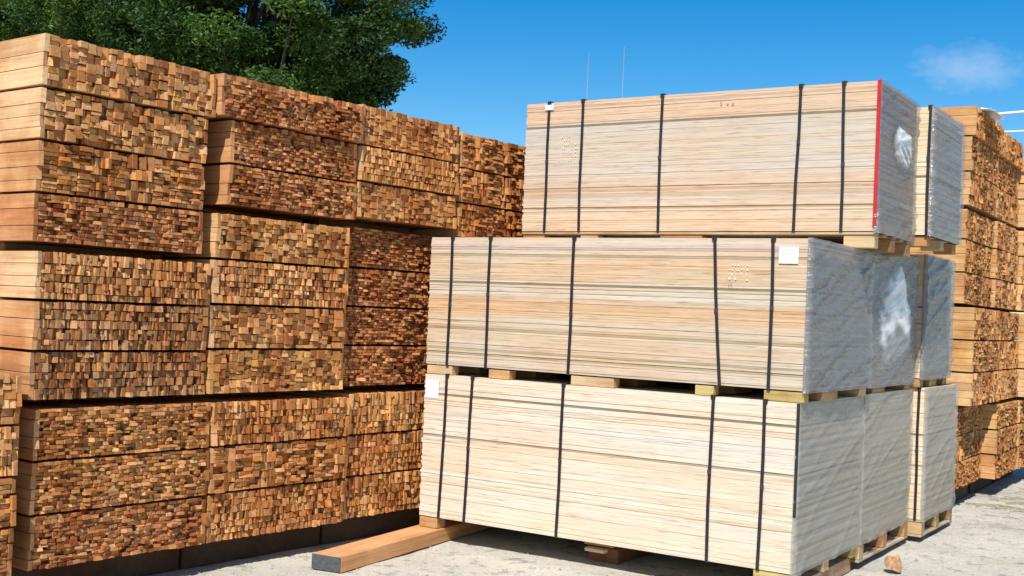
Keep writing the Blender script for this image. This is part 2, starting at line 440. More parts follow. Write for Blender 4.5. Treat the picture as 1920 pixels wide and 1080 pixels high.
P = Vector((-4.871, 3.522, 0))
ORD = {3: ['topmost', 'middle', 'bottom'], 4: ['topmost', 'second', 'third', 'bottom'], 2: ['upper', 'lower']}
def pack(stack, tier, origin, rz, d0, d1, n, zs, styles, pals, side='L', L=2.4, rough=1.0, offs=None, note=None, ends=None):
    """zs eye-relative heights from top to bottom"""
    k = len(zs)-1
    where = ORD.get(k, ['only'])
    for i in range(k):
        top = zs[i]+EYE - (0.0055 if i else 0.0); bot = zs[i+1]+EYE+(0.0055 if i < k-1 else 0.0)
        st, pl = styles[i % len(styles)], pals[i % len(pals)]
        kind = {'flat': 'thin flat slats', 'vert': 'upright slats', 'block': 'blocky battens', 'mixed': 'mixed slats', 'mix': 'mixed slats'}[st.rstrip('2')]
        lab = f"{pl} bundle of {kind}, {where[i]} in {tier} of {stack}"
        if stack == SZ: lab = f"{pl} bundle of {kind}, {where[i]} in low stack at bottom left corner"
        o = offs[i] if offs else (0, 0)
        bundle(origin, rz, d0+o[0]+random.uniform(-0.006, 0.006), d1+(ends[i] if ends else 0)+random.uniform(-0.006, 0.006), n+o[1]+random.uniform(-0.006, 0.006),
               bot, top, st, pl, lab, L, side, rough, lath=i < k-1)

# stack A: the tall stack at the left
SZ = 'low stack at bottom left corner'
SA = 'tall leftmost stack'
pack(SA, 'upper pack', P, -ANG, -0.085, 0.925, 0, [1.215, 0.968, 0.718, 0.470, 0.240], ['block', 'block', 'mix', 'flat'], ['tan', 'tan', 'orange', 'red'], ends=[0, -0.03, -0.04, -0.04])
pack(SA, 'middle pack', P, -ANG, -0.060, 0.945, 0, [0.196, -0.035, -0.275, -0.505], ['vert', 'vert', 'vert'], ['tan', 'grey', 'grey'])
pack(SA, 'lower pack', P, -ANG, -0.030, 1.000, 0, [-0.550, -0.795, -1.05, -1.305], ['flat', 'flat', 'flat'], ['orange', 'orange', 'red'])
# stack B
SB = 'second stack from left'
pack(SB, 'upper pack', P, -ANG, 1.035, 2.00, 0.006, [1.215, 0.985, 0.745, 0.522], ['flat', 'flat', 'flat'], ['red', 'red', 'red'], offs=[(-0.095, 0.03), (0, 0), (0, 0)])
pack(SB, 'middle pack', P, -ANG, 0.965, 1.965, 0, [0.470, 0.225, -0.02, -0.262, -0.503], ['block', 'vert', 'block', 'block'], ['yellow', 'tan', 'tan', 'yellow'])
pack(SB, 'lower pack', P, -ANG, 1.015, 2.035, 0, [-0.550, -0.79, -1.045, -1.305], ['vert', 'mix', 'vert'], ['orange', 'orange', 'orange'])
# stack C
SC = 'third stack from left'
pack(SC, 'upper pack', P, -ANG, 2.02, 2.945, 0.015, [1.232, 0.985, 0.765, 0.545], ['block', 'vert', 'block'], ['orange', 'yellow', 'yellow'], rough=0.7)
pack(SC, 'middle pack', P, -ANG, 2.015, 2.95, -0.06, [0.485, 0.24, 0.0, -0.24, -0.49], ['flat', 'flat', 'flat', 'flat'], ['red', 'red', 'red', 'red'], rough=1.2)
pack(SC, 'lower pack', P, -ANG, 2.065, 2.97, -0.03, [-0.535, -0.79, -1.045, -1.30], ['vert', 'vert', 'vert'], ['yellow', 'orange', 'yellow'], rough=0.9)
# stack D, behind the sheets
SD = 'fourth stack from left'
pack(SD, 'upper pack', P, -ANG, 2.985, 3.95, 0.0, [1.205, 0.965, 0.73, 0.50], ['mix', 'mix', 'mix'], ['orange', 'orange', 'orange'], rough=1.2)
pack(SD, 'middle pack', P, -ANG, 2.985, 3.95, 0.0, [0.465, 0.14, -0.18, -0.505], ['block2', 'block2', 'block2'], ['orange', 'orange', 'red'])
pack(SD, 'lower pack', P, -ANG, 2.99, 3.95, 0.0, [-0.54, -0.79, -1.045, -1.30], ['block2', 'block2', 'block2'], ['orange', 'red', 'orange'])
# low stack Z at the very left, nearest the camera
SZ = 'low stack at bottom left corner'
pack(SZ, 'front pack', P, -ANG, -1.10, -0.135, 0.06, [-0.375, -0.61, -0.845, -1.075, -1.305], ['block', 'vert', 'mix', 'flat'], ['tan', 'tan', 'orange', 'orange'])

# right hand stacks
PR = Vector((-2.14, 10.27, 0))
S1, S2, S3 = 'nearer right stack', 'farther right stack', 'right edge stack'
def rstack(S, d0, d1, nn, sh=0.0):
    pack(S, 'top pack', PR, 0, d0, d1, nn[0], [1.885+sh, 1.637+sh, 1.343, 1.065], ['mix', 'mix', 'mix'], ['orange', 'brown', 'brown'], 'R', 1.9, 0.9, offs=[(0, 0.01), (0, -0.015), (0, -0.01)])
    pack(S, 'upper pack', PR, 0, d0, d1, nn[1], [1.03, 0.78, 0.505, 0.245], ['mix', 'mix', 'mix'], ['brown', 'yellow', 'brown'], 'R', 1.9, 0.9)
    pack(S, 'middle pack', PR, 0, d0, d1, nn[2], [0.215, -0.056, -0.324, -0.60], ['mix', 'mix', 'mix'], ['brown', 'yellow', 'tan'], 'R', 1.9, 0.9)
    pack(S, 'lower pack', PR, 0, d0, d1, nn[3], [-0.635, -0.86, -1.085, -1.305], ['flat', 'mix', 'flat'], ['yellow', 'brown', 'orange'], 'R', 1.9, 1.0)
rstack(S1, 0.0, 1.10, (0.0, -0.035, 0.05, -0.07))
rstack(S2, 1.14, 2.20, (-0.01, 0.0, 0.03, 0.05), -0.01)
rstack(S3, 2.24, 3.30, (0.12, 0.03, 0.10, 0.06), -0.14)

# bearers between packs and on the ground
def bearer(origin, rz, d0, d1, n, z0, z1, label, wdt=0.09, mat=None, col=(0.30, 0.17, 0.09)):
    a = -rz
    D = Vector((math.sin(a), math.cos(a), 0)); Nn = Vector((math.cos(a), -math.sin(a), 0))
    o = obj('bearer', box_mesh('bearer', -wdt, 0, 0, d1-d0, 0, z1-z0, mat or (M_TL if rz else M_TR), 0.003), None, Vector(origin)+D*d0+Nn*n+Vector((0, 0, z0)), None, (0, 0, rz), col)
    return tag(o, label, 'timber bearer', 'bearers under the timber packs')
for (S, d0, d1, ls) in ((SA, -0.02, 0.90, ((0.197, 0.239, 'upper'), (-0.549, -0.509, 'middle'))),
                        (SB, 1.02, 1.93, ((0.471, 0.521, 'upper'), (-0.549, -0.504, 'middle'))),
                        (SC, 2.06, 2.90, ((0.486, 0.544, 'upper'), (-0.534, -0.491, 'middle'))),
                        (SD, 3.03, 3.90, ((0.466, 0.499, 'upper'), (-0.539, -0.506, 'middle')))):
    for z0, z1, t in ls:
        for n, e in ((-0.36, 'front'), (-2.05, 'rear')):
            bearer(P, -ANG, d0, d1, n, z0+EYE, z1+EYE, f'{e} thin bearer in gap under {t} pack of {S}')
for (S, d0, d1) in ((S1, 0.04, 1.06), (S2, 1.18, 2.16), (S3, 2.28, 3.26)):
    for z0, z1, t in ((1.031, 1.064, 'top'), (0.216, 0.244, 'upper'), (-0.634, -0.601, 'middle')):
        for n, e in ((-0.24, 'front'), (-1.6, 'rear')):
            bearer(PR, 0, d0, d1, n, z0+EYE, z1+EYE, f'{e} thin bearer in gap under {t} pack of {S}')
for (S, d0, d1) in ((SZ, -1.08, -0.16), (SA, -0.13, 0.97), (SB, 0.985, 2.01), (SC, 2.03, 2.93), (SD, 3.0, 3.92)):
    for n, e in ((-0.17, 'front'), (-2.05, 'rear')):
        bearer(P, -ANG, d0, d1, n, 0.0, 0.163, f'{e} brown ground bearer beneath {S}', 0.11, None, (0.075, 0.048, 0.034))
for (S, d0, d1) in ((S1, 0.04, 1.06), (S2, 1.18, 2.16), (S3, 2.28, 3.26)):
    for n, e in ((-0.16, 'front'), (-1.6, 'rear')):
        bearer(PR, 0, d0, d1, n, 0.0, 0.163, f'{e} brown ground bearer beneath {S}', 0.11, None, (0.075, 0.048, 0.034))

# ------------------------------------------------------------------ plywood packs
def sheet_meshes():
    ms = []
    for k in range(6):
        n = 14; ph = random.uniform(0, 6); am = random.uniform(0.015, 0.035)
        vs, fs = [], []
        for i in range(n+1):
            x = i/n; dz = am*math.sin(ph+x*random.uniform(5, 9))*0.8 + random.uniform(-0.015, 0.015)
            for y in (0, 1):
                for z in (0, 1): vs.append((x, y+(random.uniform(-0.0008, 0.0008) if y == 0 else 0), z+dz))
        for i in range(n):
            a = i*4; b = a+4
            fs += [(a, b, b+1, a+1), (a+2, a+3, b+3, b+2), (a, a+2, b+2, b), (a+1, b+1, b+3, a+3)]
        fs += [(0, 1, 3, 2), (n*4, n*4+2, n*4+3, n*4+1)]
        ms.append(mesh_from('sheet', vs, fs, M_SH))
    return ms
SM = sheet_meshes()
CR = (0.66, 0.54, 0.385)
def ridge(x, y, z, p=7):
    return max(0.0, 1-abs(noise.noise(Vector((x, y, z))))*2.2)**p
def film_mesh(y0, y1, z0, z1, x, mat, amp=0.012, nx=80, nz=64, seed=0.0, wrap=0.05, bulge=0.0, blob=False):
    """stretch film hugging the end of a pack, turned a little round its front corner"""
    vs, fs = [], []; keep = []; fade = []
    for j in range(nz+1):
        for i in range(nx+1):
            u = i/nx; v = j/nz
            s = -wrap+(y1-y0+wrap)*u; z = z0+(z1-z0)*v
            a = (noise.noise(Vector((s*1.5+seed, z*3, seed)))+0.5)*amp*0.6
            a += ridge(s*0.8+seed, (z-0.35*s)*5.5, seed)*amp*0.6 + ridge(s*0.9, (z-0.15*s)*11+seed, 3+seed)*amp*0.35
            a += noise.noise(Vector((s*9+seed, (z-0.3*s)*32, 5+seed)))*amp*0.10 + ridge(s*2.6+seed*2, (z-0.2*s)*21, seed+7, 5)*amp*0.20
            a = max(0.0, a)+0.003
            e = 1.0
            if blob:  # rounded patch with a fading outline, for the painted glare
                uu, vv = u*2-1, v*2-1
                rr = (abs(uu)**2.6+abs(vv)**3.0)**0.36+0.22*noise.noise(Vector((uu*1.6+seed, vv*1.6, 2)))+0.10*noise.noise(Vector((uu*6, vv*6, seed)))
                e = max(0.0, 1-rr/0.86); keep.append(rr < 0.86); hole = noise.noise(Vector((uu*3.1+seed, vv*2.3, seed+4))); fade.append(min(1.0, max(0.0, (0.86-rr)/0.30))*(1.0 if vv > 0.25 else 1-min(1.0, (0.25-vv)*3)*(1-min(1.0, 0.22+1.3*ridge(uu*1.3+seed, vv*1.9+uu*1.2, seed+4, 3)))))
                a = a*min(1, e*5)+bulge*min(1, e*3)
            if s < 0: vs.append((x+s, y0-0.004-a*0.4, z))
            else: vs.append((x+0.004+a, y0+s-(0.004+a*0.4)*(1-min(1, s/0.03)), z))
    for j in range(nz):
        for i in range(nx):
            q = j*(nx+1)+i
            f = (q, q+1, q+nx+2, q+nx+1)
            if blob and not all(keep[k] for k in f): continue
            fs.append(f)
    me = mesh_from('film', vs, fs, mat, True)
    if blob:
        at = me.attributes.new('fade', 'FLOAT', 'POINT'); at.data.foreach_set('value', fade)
        bm = bmesh.new(); bm.from_mesh(me)
        bmesh.ops.delete(bm, geom=[v for v in bm.verts if not v.link_faces], context='VERTS')
        bm.to_mesh(me); bm.free()
    return me

def ply_pack(x0, x1, y0, y1, z0, z1, label, base_col=CR, dark=(), bands=(), straps=(), film=True, tn=0.0145, seed=0, red=False, top_strip=0, flare=0.0):
    L = x1-x0; Dp = y1-y0; z0 += EYE; z1 += EYE; H = z1-z0
    root = empty('plywood_pack', ((x0+x1)/2, (y0+y1)/2, z0), 0, label, 'plywood pack', 'strapped packs of plywood sheets')
    ox, oy = -L/2, -Dp/2
    n = max(4, round(H/tn)); t = H/n
    dset = {min(n-1, int(n*(1-f))) for f in dark}
    drift = 0.0
    for i in range(n):
        fr = 1-(i+0.5)/n
        c = list(base_col)
        for (f0, f1, mulc) in bands:
            if f0 <= fr <= f1: c = [a*b for a, b in zip(c, mulc)]
        k = random.uniform(0.95, 1.04)
        c = [v*k for v in c]; hh = random.uniform(-0.02, 0.02); c = [c[0]+hh*0.5, c[1], c[2]-hh]
        if random.random() < 0.06: c = [c[0]*0.9, c[1]*0.84, c[2]*0.78]
        if i in dset: c = [0.22, 0.185, 0.13] if i == min(n-1, int(n*(1-dark[0]))) else [0.38, 0.31, 0.22]
        jy = random.gauss(0, 0.0011) - (random.uniform(0.002, 0.004) if random.random() < 0.08 else 0); jx = random.gauss(0, 0.003)
        g = 0.0 if random.random() < 0.85 else 0.0009
        if i in dset: g = 0.0022; jy += 0.002
        obj('sheet', random.choice(SM), root, (ox+jx, oy+jy, i*t+g/2), (L+random.gauss(0, 0.0015), Dp, t-g), None, c)
    # straps: bands right round the pack
    for (sx, lean) in straps:
        wd = 0.019; e = 0.0065; th = 0.0016
        vs, fs = [], []
        def ring(off):
            pts = []
            segs = [(-e-off, H+0.0035+off), (-e-off, H*0.66), (-e-off-0.001, H*0.33), (-e-off, -0.0035-off), (Dp+e+off, -0.0035-off), (Dp+e+off, H+0.0035+off)]
            for (yy, zz) in segs:
                xx = sx+lean*(1-min(1, max(0, zz/H)))+0.003*math.sin(zz*7+sx*9)
                pts.append((xx-x0+ox, yy+oy, zz))
            return pts
        ro, ri = ring(th), ring(0)
        m = len(ro)
        for p in ro: vs += [(p[0]-wd/2, p[1], p[2]), (p[0]+wd/2, p[1], p[2])]
        for p in ri: vs += [(p[0]-wd/2, p[1], p[2]), (p[0]+wd/2, p[1], p[2])]
        for i in range(m):
            a = 2*i; b = 2*((i+1) % m)
            fs += [(a, a+1, b+1, b), (2*m+a, 2*m+b, 2*m+b+1, 2*m+a+1), (a, b, 2*m+b, 2*m+a), (a+1, 2*m+a+1, 2*m+b+1, b+1)]
        so = obj('strap', mesh_from('strap', vs, fs, M_STRAP), root)
        xs = sx-x0+ox; zt = H+0.004
        obj('corner_guard', mesh_from('corner_guard', [(xs-0.013, oy-0.0095, zt-0.018), (xs+0.013, oy-0.0095, zt-0.018), (xs+0.013, oy-0.0095, zt+0.006), (xs-0.013, oy-0.0095, zt+0.006), (xs-0.013, oy+0.03, zt+0.006), (xs+0.013, oy+0.03, zt+0.006), (xs-0.013, oy-0.0066, zt-0.018), (xs+0.013, oy-0.0066, zt-0.018), (xs-0.013, oy+0.03, zt+0.001), (xs+0.013, oy+0.03, zt+0.001)],
            [(0, 1, 2, 3), (3, 2, 5, 4), (0, 3, 4, 8, 6), (1, 7, 9, 5, 2), (0, 6, 7, 1), (4, 5, 9, 8)], M_STRAP), so)
        zc = H*random.uniform(0.42, 0.62); fc = 1-zc/H
        xc = xs+lean*fc+0.003*math.sin(zc*7+sx*9)
        obj('seal', box_mesh('seal', xc-0.0115, xc+0.0115, oy-0.0106, oy-0.0082, zc-0.012, zc+0.012, M_SEAL, 0.001), so)
    if film:
        o = obj('plastic_wrap', film_mesh(oy, -oy, -0.01, H+0.004, -ox+0.004, M_FILM[3 if z0 < EYE-1 else 2 if z0 < EYE+0.2 else 1], 0.013 if z0 < EYE-1 else 0.020, seed=seed, wrap=0.012), root)
    if red:
        o = obj('edge_strip', box_mesh('edge_strip', -ox-0.014, -ox+0.0085, oy-0.0115, oy-0.0065, 0.03, H+0.004, M_RED, 0.001), root)
        o['label'] = 'red strip down the front corner'
    return root, ox, oy, H

def pallet(x0, x1, y0, y1, z0, z1, blocks, label, side_blocks=None, bottom=False, back=()):
    """blocks: x ranges of the blocks on the front edge; rows repeated in depth"""
    z0 += EYE; z1 += EYE; H = z1-z0-0.004
    root = empty('pallet', ((x0+x1)/2, (y0+y1)/2, z0), 0, label, 'pallet', 'pallets under the plywood packs')
    cx, cy = (x0+x1)/2, (y0+y1)/2
    bt = 0.016 if bottom else 0.0
    tt = 0.014 if H > 0.07 else 0.0
    if tt:
        for k in range(5):
            yy = y0+0.0+(y1-y0-0.09)*k/4
            obj('deck_board', box_mesh('deck_board', x0-cx+0.004, x1-cx-0.004, yy-cy, yy+0.09-cy, H-tt, H, M_TR, 0.001), root, color=(0.50, 0.38, 0.24))
    for r, (ya, yb) in enumerate(side_blocks or ((y0, y0+0.10), ((y0+y1)/2-0.05, (y0+y1)/2+0.05), (y1-0.10, y1))):
        for (a, b) in blocks:
            c = random.choice(((0.52, 0.33, 0.16), (0.48, 0.26, 0.13), (0.56, 0.42, 0.25), (0.46, 0.30, 0.16), (0.50, 0.42, 0.18)))
            if r == 0 and back and (a, b) in back: ya2 = ya+0.26
            else: ya2 = ya
            obj('block', box_mesh('block', a-cx, b-cx, ya2-cy+0.004, yb+(ya2-ya)-cy-0.004, bt+0.001 if bt else 0.0, H-tt-0.001, M_TR, 0.003), root, color=c)
        if bt:
            obj('bottom_board', box_mesh('bottom_board', x0-cx+0.01, x1-cx+0.0, ya-cy, yb-cy, 0.0, bt, M_TR, 0.001), root, color=(0.56, 0.46, 0.33))
    if bt:
        obj('bottom_board', box_mesh('bottom_board', x1-cx-0.09, x1-cx-0.002, y0-cy+0.11, y1-cy-0.11, 0.0, bt, M_TR, 0.001), root, color=(0.60, 0.50, 0.38))
    return root

BL3 = ((-4.56, -4.50), (-3.50, -3.36), (-2.30, -2.105))
pal_mid = (1.0, 0.93, 0.82)
# lower tier
p, ox, oy, H = ply_pack(-4.56, -2.105, 6.11, 7.26, -1.31, -0.41, 'cream plywood pack with white label, front of the lower row', (0.645, 0.565, 0.465), dark=(0.13, 0.42), bands=((0.5, 1.0, (1.01, 1.02, 1.0)), (0.62, 0.66, (1, 0.95, 0.90))),
                        straps=((-4.385, -0.018), (-4.19, -0.02), (-3.535, -0.008), (-2.585, -0.004), (-2.285, -0.006)), seed=1.3)
def paper(root, ox, oy, H, xa, xb, za, zb, ink=True):
    l = obj('label', box_mesh('label', xa, xb, oy-0.0075, oy-0.0062, za, zb, M_PAPER), root)
    if ink:
        for q in range(3): obj('print', box_mesh('print', xa+0.012, xb-0.016-0.012*q, oy-0.0083, oy-0.0077, zb-0.022-0.014*q, zb-0.017-0.014*q, M_INK), l)
    if False:
        w_ = xb-xa; h_ = zb-za
        obj('print', box_mesh('print', xa+w_*0.18, xb-w_*0.22, oy-0.0083, oy-0.0077, za+h_*0.40, za+h_*0.80, M_INK), l)
    return l
paper(p, ox, oy, H, ox+0.012, ox+0.115, H-0.15, H-0.035, False)
# black edge of the wrap at the front corner
o = obj('edge_strip', box_mesh('edge_strip', -ox-0.004, -ox+0.012, oy-0.009, oy-0.003, 0.30, H, M_STRAP, 0.001), p); o['label'] = 'dark strip on the front corner'
ply_pack(-4.56, -2.11, 7.30, 8.45, -1.31, -0.405, 'film wrapped plywood pack, second from front in the lower row', (0.70, 0.60, 0.44), straps=((-4.3, 0), (-2.6, 0)), seed=4.1)
ply_pack(-4.50, -2.03, 8.53, 9.47, -1.31, -0.395, 'film wrapped plywood pack, rearmost in the lower row', (0.70, 0.58, 0.43), straps=((-4.3, 0), (-2.075, 0)), seed=7.7, dark=(0.35, 0.6))
# middle tier
p, ox, oy, H = ply_pack(-4.56, -2.075, 6.11, 7.26, -0.345, 0.463, 'tan plywood pack with white paper label, front of the middle row', (0.565, 0.46, 0.345),
                        dark=(0.34, 0.13, 0.70, 0.86, 0.91), bands=((0.14, 0.33, (1.0, 0.93, 0.85)), (0.35, 0.46, (1.0, 1.03, 1.05)), (0.46, 0.60, (1.0, 0.86, 0.74)), (0.60, 1.0, (0.98, 0.98, 0.98)), (0.0, 0.1, (1.0, 1.0, 1.08))),
                        straps=((-4.39, 0.0), (-4.102, 0.002), (-3.505, -0.004), (-2.615, 0.062), (-2.275, 0.006)), seed=2.2)
paper(p, ox, oy, H, -ox-0.165, -ox-0.058, H-0.135, H-0.045)
def stencil(root, ox, oy, xa, za, cols, rows, mat, s=0.016, prob=0.75, name='stencil'):
    """small illegible marks sprayed on the edges"""
    vs, fs = [], []
    for r in range(rows):
        for c in range(cols):
            if random.random() > prob: continue
            x = xa+c*s*1.25+random.uniform(-0.003, 0.003); z = za-r*s*1.9+random.uniform(-0.003, 0.003)
            w_ = s*random.uniform(0.25, 0.8); h_ = s*random.uniform(0.3, 1.0); n = len(vs)
            y = oy-0.0057
            vs += [(x, y, z), (x+w_, y, z), (x+w_, y, z+h_), (x, y, z+h_), (x, y+0.003, z), (x+w_, y+0.003, z), (x+w_, y+0.003, z+h_), (x, y+0.003, z+h_)]
            fs += [(n, n+1, n+2, n+3), (n, n+4, n+5, n+1), (n+1, n+5, n+6, n+2), (n+2, n+6, n+7, n+3), (n+3, n+7, n+4, n)]
    return obj(name, mesh_from(name, vs, fs, mat), root)
stencil(p, ox, oy, -ox-0.45, H-0.15, 7, 4, M_STAMP, 0.014, 0.55)
stencil(p, ox, oy, -ox-0.46, H-0.26, 9, 2, M_STAMPD, 0.011, 0.5)
p2, ox2, oy2, H2 = ply_pack(-4.56, -2.105, 7.30, 8.43, -0.355, 0.50, 'plywood pack with painted white glare on its film, second in the middle row', (0.68, 0.55, 0.40), straps=((-4.3, 0), (-2.6, 0)), seed=9.4)
fl = obj('film_glare', film_mesh(oy2+0.05, oy2+1.05, 0.06, H2-0.06, -ox2+0.012, M_GLARE, 0.015, 60, 60, 3.3, 0.0, 0.012, True), p2); fl['label'] = 'white glare painted over the film'  # white patch over the wrap, a highlight put in as colour
ply_pack(-4.50, -2.06, 8.50, 9.32, -0.33, 0.535, 'film wrapped plywood pack, rearmost in the middle row', (0.66, 0.54, 0.38), dark=(0.42, 0.55), straps=((-4.3, 0), (-2.6, 0)), seed=5.9)
# upper tier, set back
p, ox, oy, H = ply_pack(-4.345, -1.945, 6.845, 7.665, 0.562, 1.432, 'plywood pack with red corner strip, front of the top row', (0.555, 0.455, 0.36),
                        dark=(0.195, 0.83), bands=((0.0, 0.19, (1.02, 0.92, 0.84)), (0.2, 0.55, (0.96, 1.0, 1.02)), (0.6, 0.72, (1.0, 0.9, 0.82)), (0.8, 1.0, (1.05, 1.0, 0.9))),
                        straps=((-4.165, 0.0), (-3.905, 0.006), (-3.325, 0.004), (-2.415, -0.012), (-2.155, 0.014)), seed=6.6, red=True)
stencil(p, ox, oy, ox+0.27, H-0.24, 8, 7, M_STAMP, 0.014, 0.4)
stencil(p, ox, oy, ox+1.42, H-0.09, 3, 1, M_STAMPD, 0.03, 0.9)
tp = obj('tape', box_mesh('tape', ox+0.15, ox+0.215, oy-0.0095, oy-0.008, H-0.05, H-0.015, M_PAPER), p)
fl = obj('film_glare', film_mesh(oy+0.22, oy+0.66, 0.40, 0.68, -ox+0.014, M_GLARE, 0.018, 44, 40, 8.1, 0.0, 0.010, True), p); fl['label'] = 'small white glare painted over the film'  # smaller white patch, again a painted highlight on the wrap
ply_pack(-4.30, -1.855, 7.72, 8.56, 0.61, 1.425, 'film wrapped plywood pack, rear of the top row', (0.68, 0.58, 0.42), straps=((-4.3+0.2, 0), (-1.872, 0)), seed=12.0, dark=(0.55,))

# pallets
pallet(-4.56, -2.105, 6.11, 7.26, -1.382, -1.31, ((-4.56, -4.42), (-3.50, -3.30), (-2.32, -2.105)), 'thin pallet under the front lower plywood pack, over the long beam', back=((-3.50, -3.30),))
pallet(-4.55, -2.10, 7.30, 8.45, -1.43, -1.31, ((-4.55, -4.43), (-3.35, -3.23), (-2.20, -2.10)), 'pallet with bottom boards under the second lower plywood pack', bottom=True)
pallet(-4.50, -2.03, 8.53, 9.47, -1.43, -1.31, ((-4.50, -4.38), (-3.35, -3.23), (-2.13, -2.03)), 'pallet with bottom boards under the rearmost lower plywood pack', bottom=True)
BF = ((-4.555, -4.36), (-4.08, -3.93), (-3.495, -3.21), (-2.70, -2.59), (-2.30, -2.08))
BS = ((6.112, 6.20), (6.42, 6.70), (7.12, 7.258))
pallet(-4.56, -2.075, 6.11, 7.26, -0.408, -0.347, BF, 'low pallet blocks under the front middle plywood pack', BS)
pallet(-4.56, -2.105, 7.30, 8.43, -0.403, -0.357, ((-4.5, -4.3), (-3.4, -3.2), (-2.30, -2.11)), 'low pallet blocks under the second middle plywood pack', ((7.50, 7.78), (8.26, 8.42)))
pallet(-4.50, -2.06, 8.50, 9.32, -0.393, -0.332, ((-4.5, -4.3), (-3.4, -3.2), (-2.20, -2.07)), 'low pallet blocks under the rearmost middle plywood pack', ((8.50, 8.60), (8.80, 9.0), (9.2, 9.31)))
pallet(-4.345, -1.945, 6.845, 7.665, 0.465, 0.560, ((-4.34, -4.17), (-3.89, -3.76), (-3.31, -3.02), (-2.13, -1.95)), 'pallet under the top plywood pack with red corner', ((6.85, 6.94), (7.2, 7.3), (7.56, 7.66)))
pallet(-4.30, -1.855, 7.72, 8.56, 0.537, 0.608, ((-4.3, -4.1), (-3.2, -3.0), (-2.0, -1.87)), 'pallet under the rear top plywood pack', ((7.73, 7.83), (8.1, 8.2), (8.45, 8.55)))

# beam lying on the ground and running under the front pack
def beam():
    a = Vector((-4.285, 5.045, 0)); b = Vector((-4.490, 7.05, 0))
    d = (b-a); L = d.length; rz = math.atan2(-d.x, d.y)
    root = empty('timber_beam', a, rz, 'long orange square beam with dark painted end lying on the gravel', 'timber beam')
    bm = bmesh.new()
    hgt = 0.086; wd = 0.197
    bmesh.ops.create_cube(bm, size=1)
    for v in bm.verts: v.co = Vector((-wd/2+v.co.x*wd, L/2+v.co.y*L, hgt/2+0.0+v.co.z*hgt))
    bmesh.ops.bevel(bm, geom=bm.edges[:], offset=0.003, segments=2, affect='EDGES')
    me = bpy.data.meshes.new('beam_body'); bm.to_mesh(me); bm.free()
    me.materials.append(timber_mat('beam_timber', math.radians(85), (0.82, 0.72, 0.6)))
    obj('beam_body', me, root, color=(0.66, 0.36, 0.18))
    o = obj('painted_end', box_mesh('painted_end', -wd+0.002, -0.002, -0.003, 0.004, 0.002, hgt-0.002, M_ENDPAINT, 0.001), root)
    o['label'] = 'dark grey painted end'
beam()
# second bearer under the lower pack
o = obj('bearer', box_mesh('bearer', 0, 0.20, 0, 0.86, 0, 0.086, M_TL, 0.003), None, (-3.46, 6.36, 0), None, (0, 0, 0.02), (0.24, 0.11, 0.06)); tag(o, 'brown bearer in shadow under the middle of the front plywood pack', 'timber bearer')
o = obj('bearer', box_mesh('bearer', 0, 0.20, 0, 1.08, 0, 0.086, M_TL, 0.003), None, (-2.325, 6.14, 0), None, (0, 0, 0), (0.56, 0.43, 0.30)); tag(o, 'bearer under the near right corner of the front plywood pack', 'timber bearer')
o = obj('wood_offcut', box_mesh('wood_offcut', 0, 0.13, 0, 0.05, 0, 0.02, M_TL, 0.002), None, (-3.40, 6.20, 0.087), None, (0.0, 0.0, -0.05), (0.72, 0.52, 0.40)); tag(o, 'small pale wood offcut caught under the front plywood pack', 'wood offcut')

for (x, y0, y1, wh) in ((-4.35, 7.36, 8.40, 'left side of second'), (-2.34, 7.36, 8.40, 'right side of second'), (-4.3, 8.58, 9.42, 'left side of rearmost'), (-2.28, 8.58, 9.42, 'right side of rearmost')):
    o = obj('skid', box_mesh('skid', 0, 0.10, 0, y1-y0, 0, 0.0395, M_TL, 0.002), None, (x, y0, 0), None, None, (0.2, 0.13, 0.08)); tag(o, f'dark low skid under the {wh} lower pallet', 'skid', 'skids under the lower pallets')

# ------------------------------------------------------------------ odds and ends
def crumple(name, c, sx, sy, h, mat, label, cat, seed):
    n = 22; vs, fs = [], []
    for j in range(n+1):
        for i in range(n+1):
            u = i/n*2-1; v = j/n*2-1
            r = max(0, 1-(u*u+v*v)*0.8)
            z = h*r*(0.55+0.7*noise.noise(Vector((u*2.2+seed, v*2.2, seed)))+0.35*noise.noise(Vector((u*6, v*6+seed, 1))))
            vs.append((u*sx*(1+0.15*noise.noise(Vector((v*3, seed, 0)))), v*sy*(1+0.15*noise.noise(Vector((u*3, seed, 4)))), max(0.002, z)))
    for j in range(n):
        for i in range(n):
            q = j*(n+1)+i; fs.append((q, q+1, q+n+2, q+n+1))
    o = obj(name, mesh_from(name, vs, fs, mat, True), None, c)
    sol = o.modifiers.new('thickness', 'SOLIDIFY'); sol.thickness = 0.002
    return tag(o, label, cat)
crumple('plastic_sheet', (-2.30, 10.75, 1.887+EYE), 0.26, 0.3, 0.09, M_WPLAST, 'crumpled white plastic on top of the nearer right stack', 'plastic sheet', 2.0)
crumple('plastic_sheet', (-2.03, 8.2, 1.427+EYE), 0.13, 0.22, 0.055, M_BPLAST, 'crumpled black plastic on the rear top plywood pack', 'plastic sheet', 5.0)
def tube(name, pts, r, mat, label, cat, n=6):
    vs, fs = [], []
    for k, p in enumerate(pts):
        p = Vector(p); t = (Vector(pts[min(k+1, len(pts)-1)])-Vector(pts[max(k-1, 0)])).normalized()
        u = t.orthogonal().normalized(); v = t.cross(u)
        for i in range(n):
            a = 2*math.pi*i/n; q = p+u*math.cos(a)*r+v*math.sin(a)*r; vs.append(tuple(q))
    for k in range(len(pts)-1):
        for i in range(n):
            a = k*n+i; b = k*n+(i+1) % n; fs.append((a, b, b+n, a+n))
    fs.append(tuple(range(n))); fs.append(tuple(reversed(range((len(pts)-1)*n, len(pts)*n))))
    return tag(obj(name, mesh_from(name, vs, fs, mat, True)), label, cat)
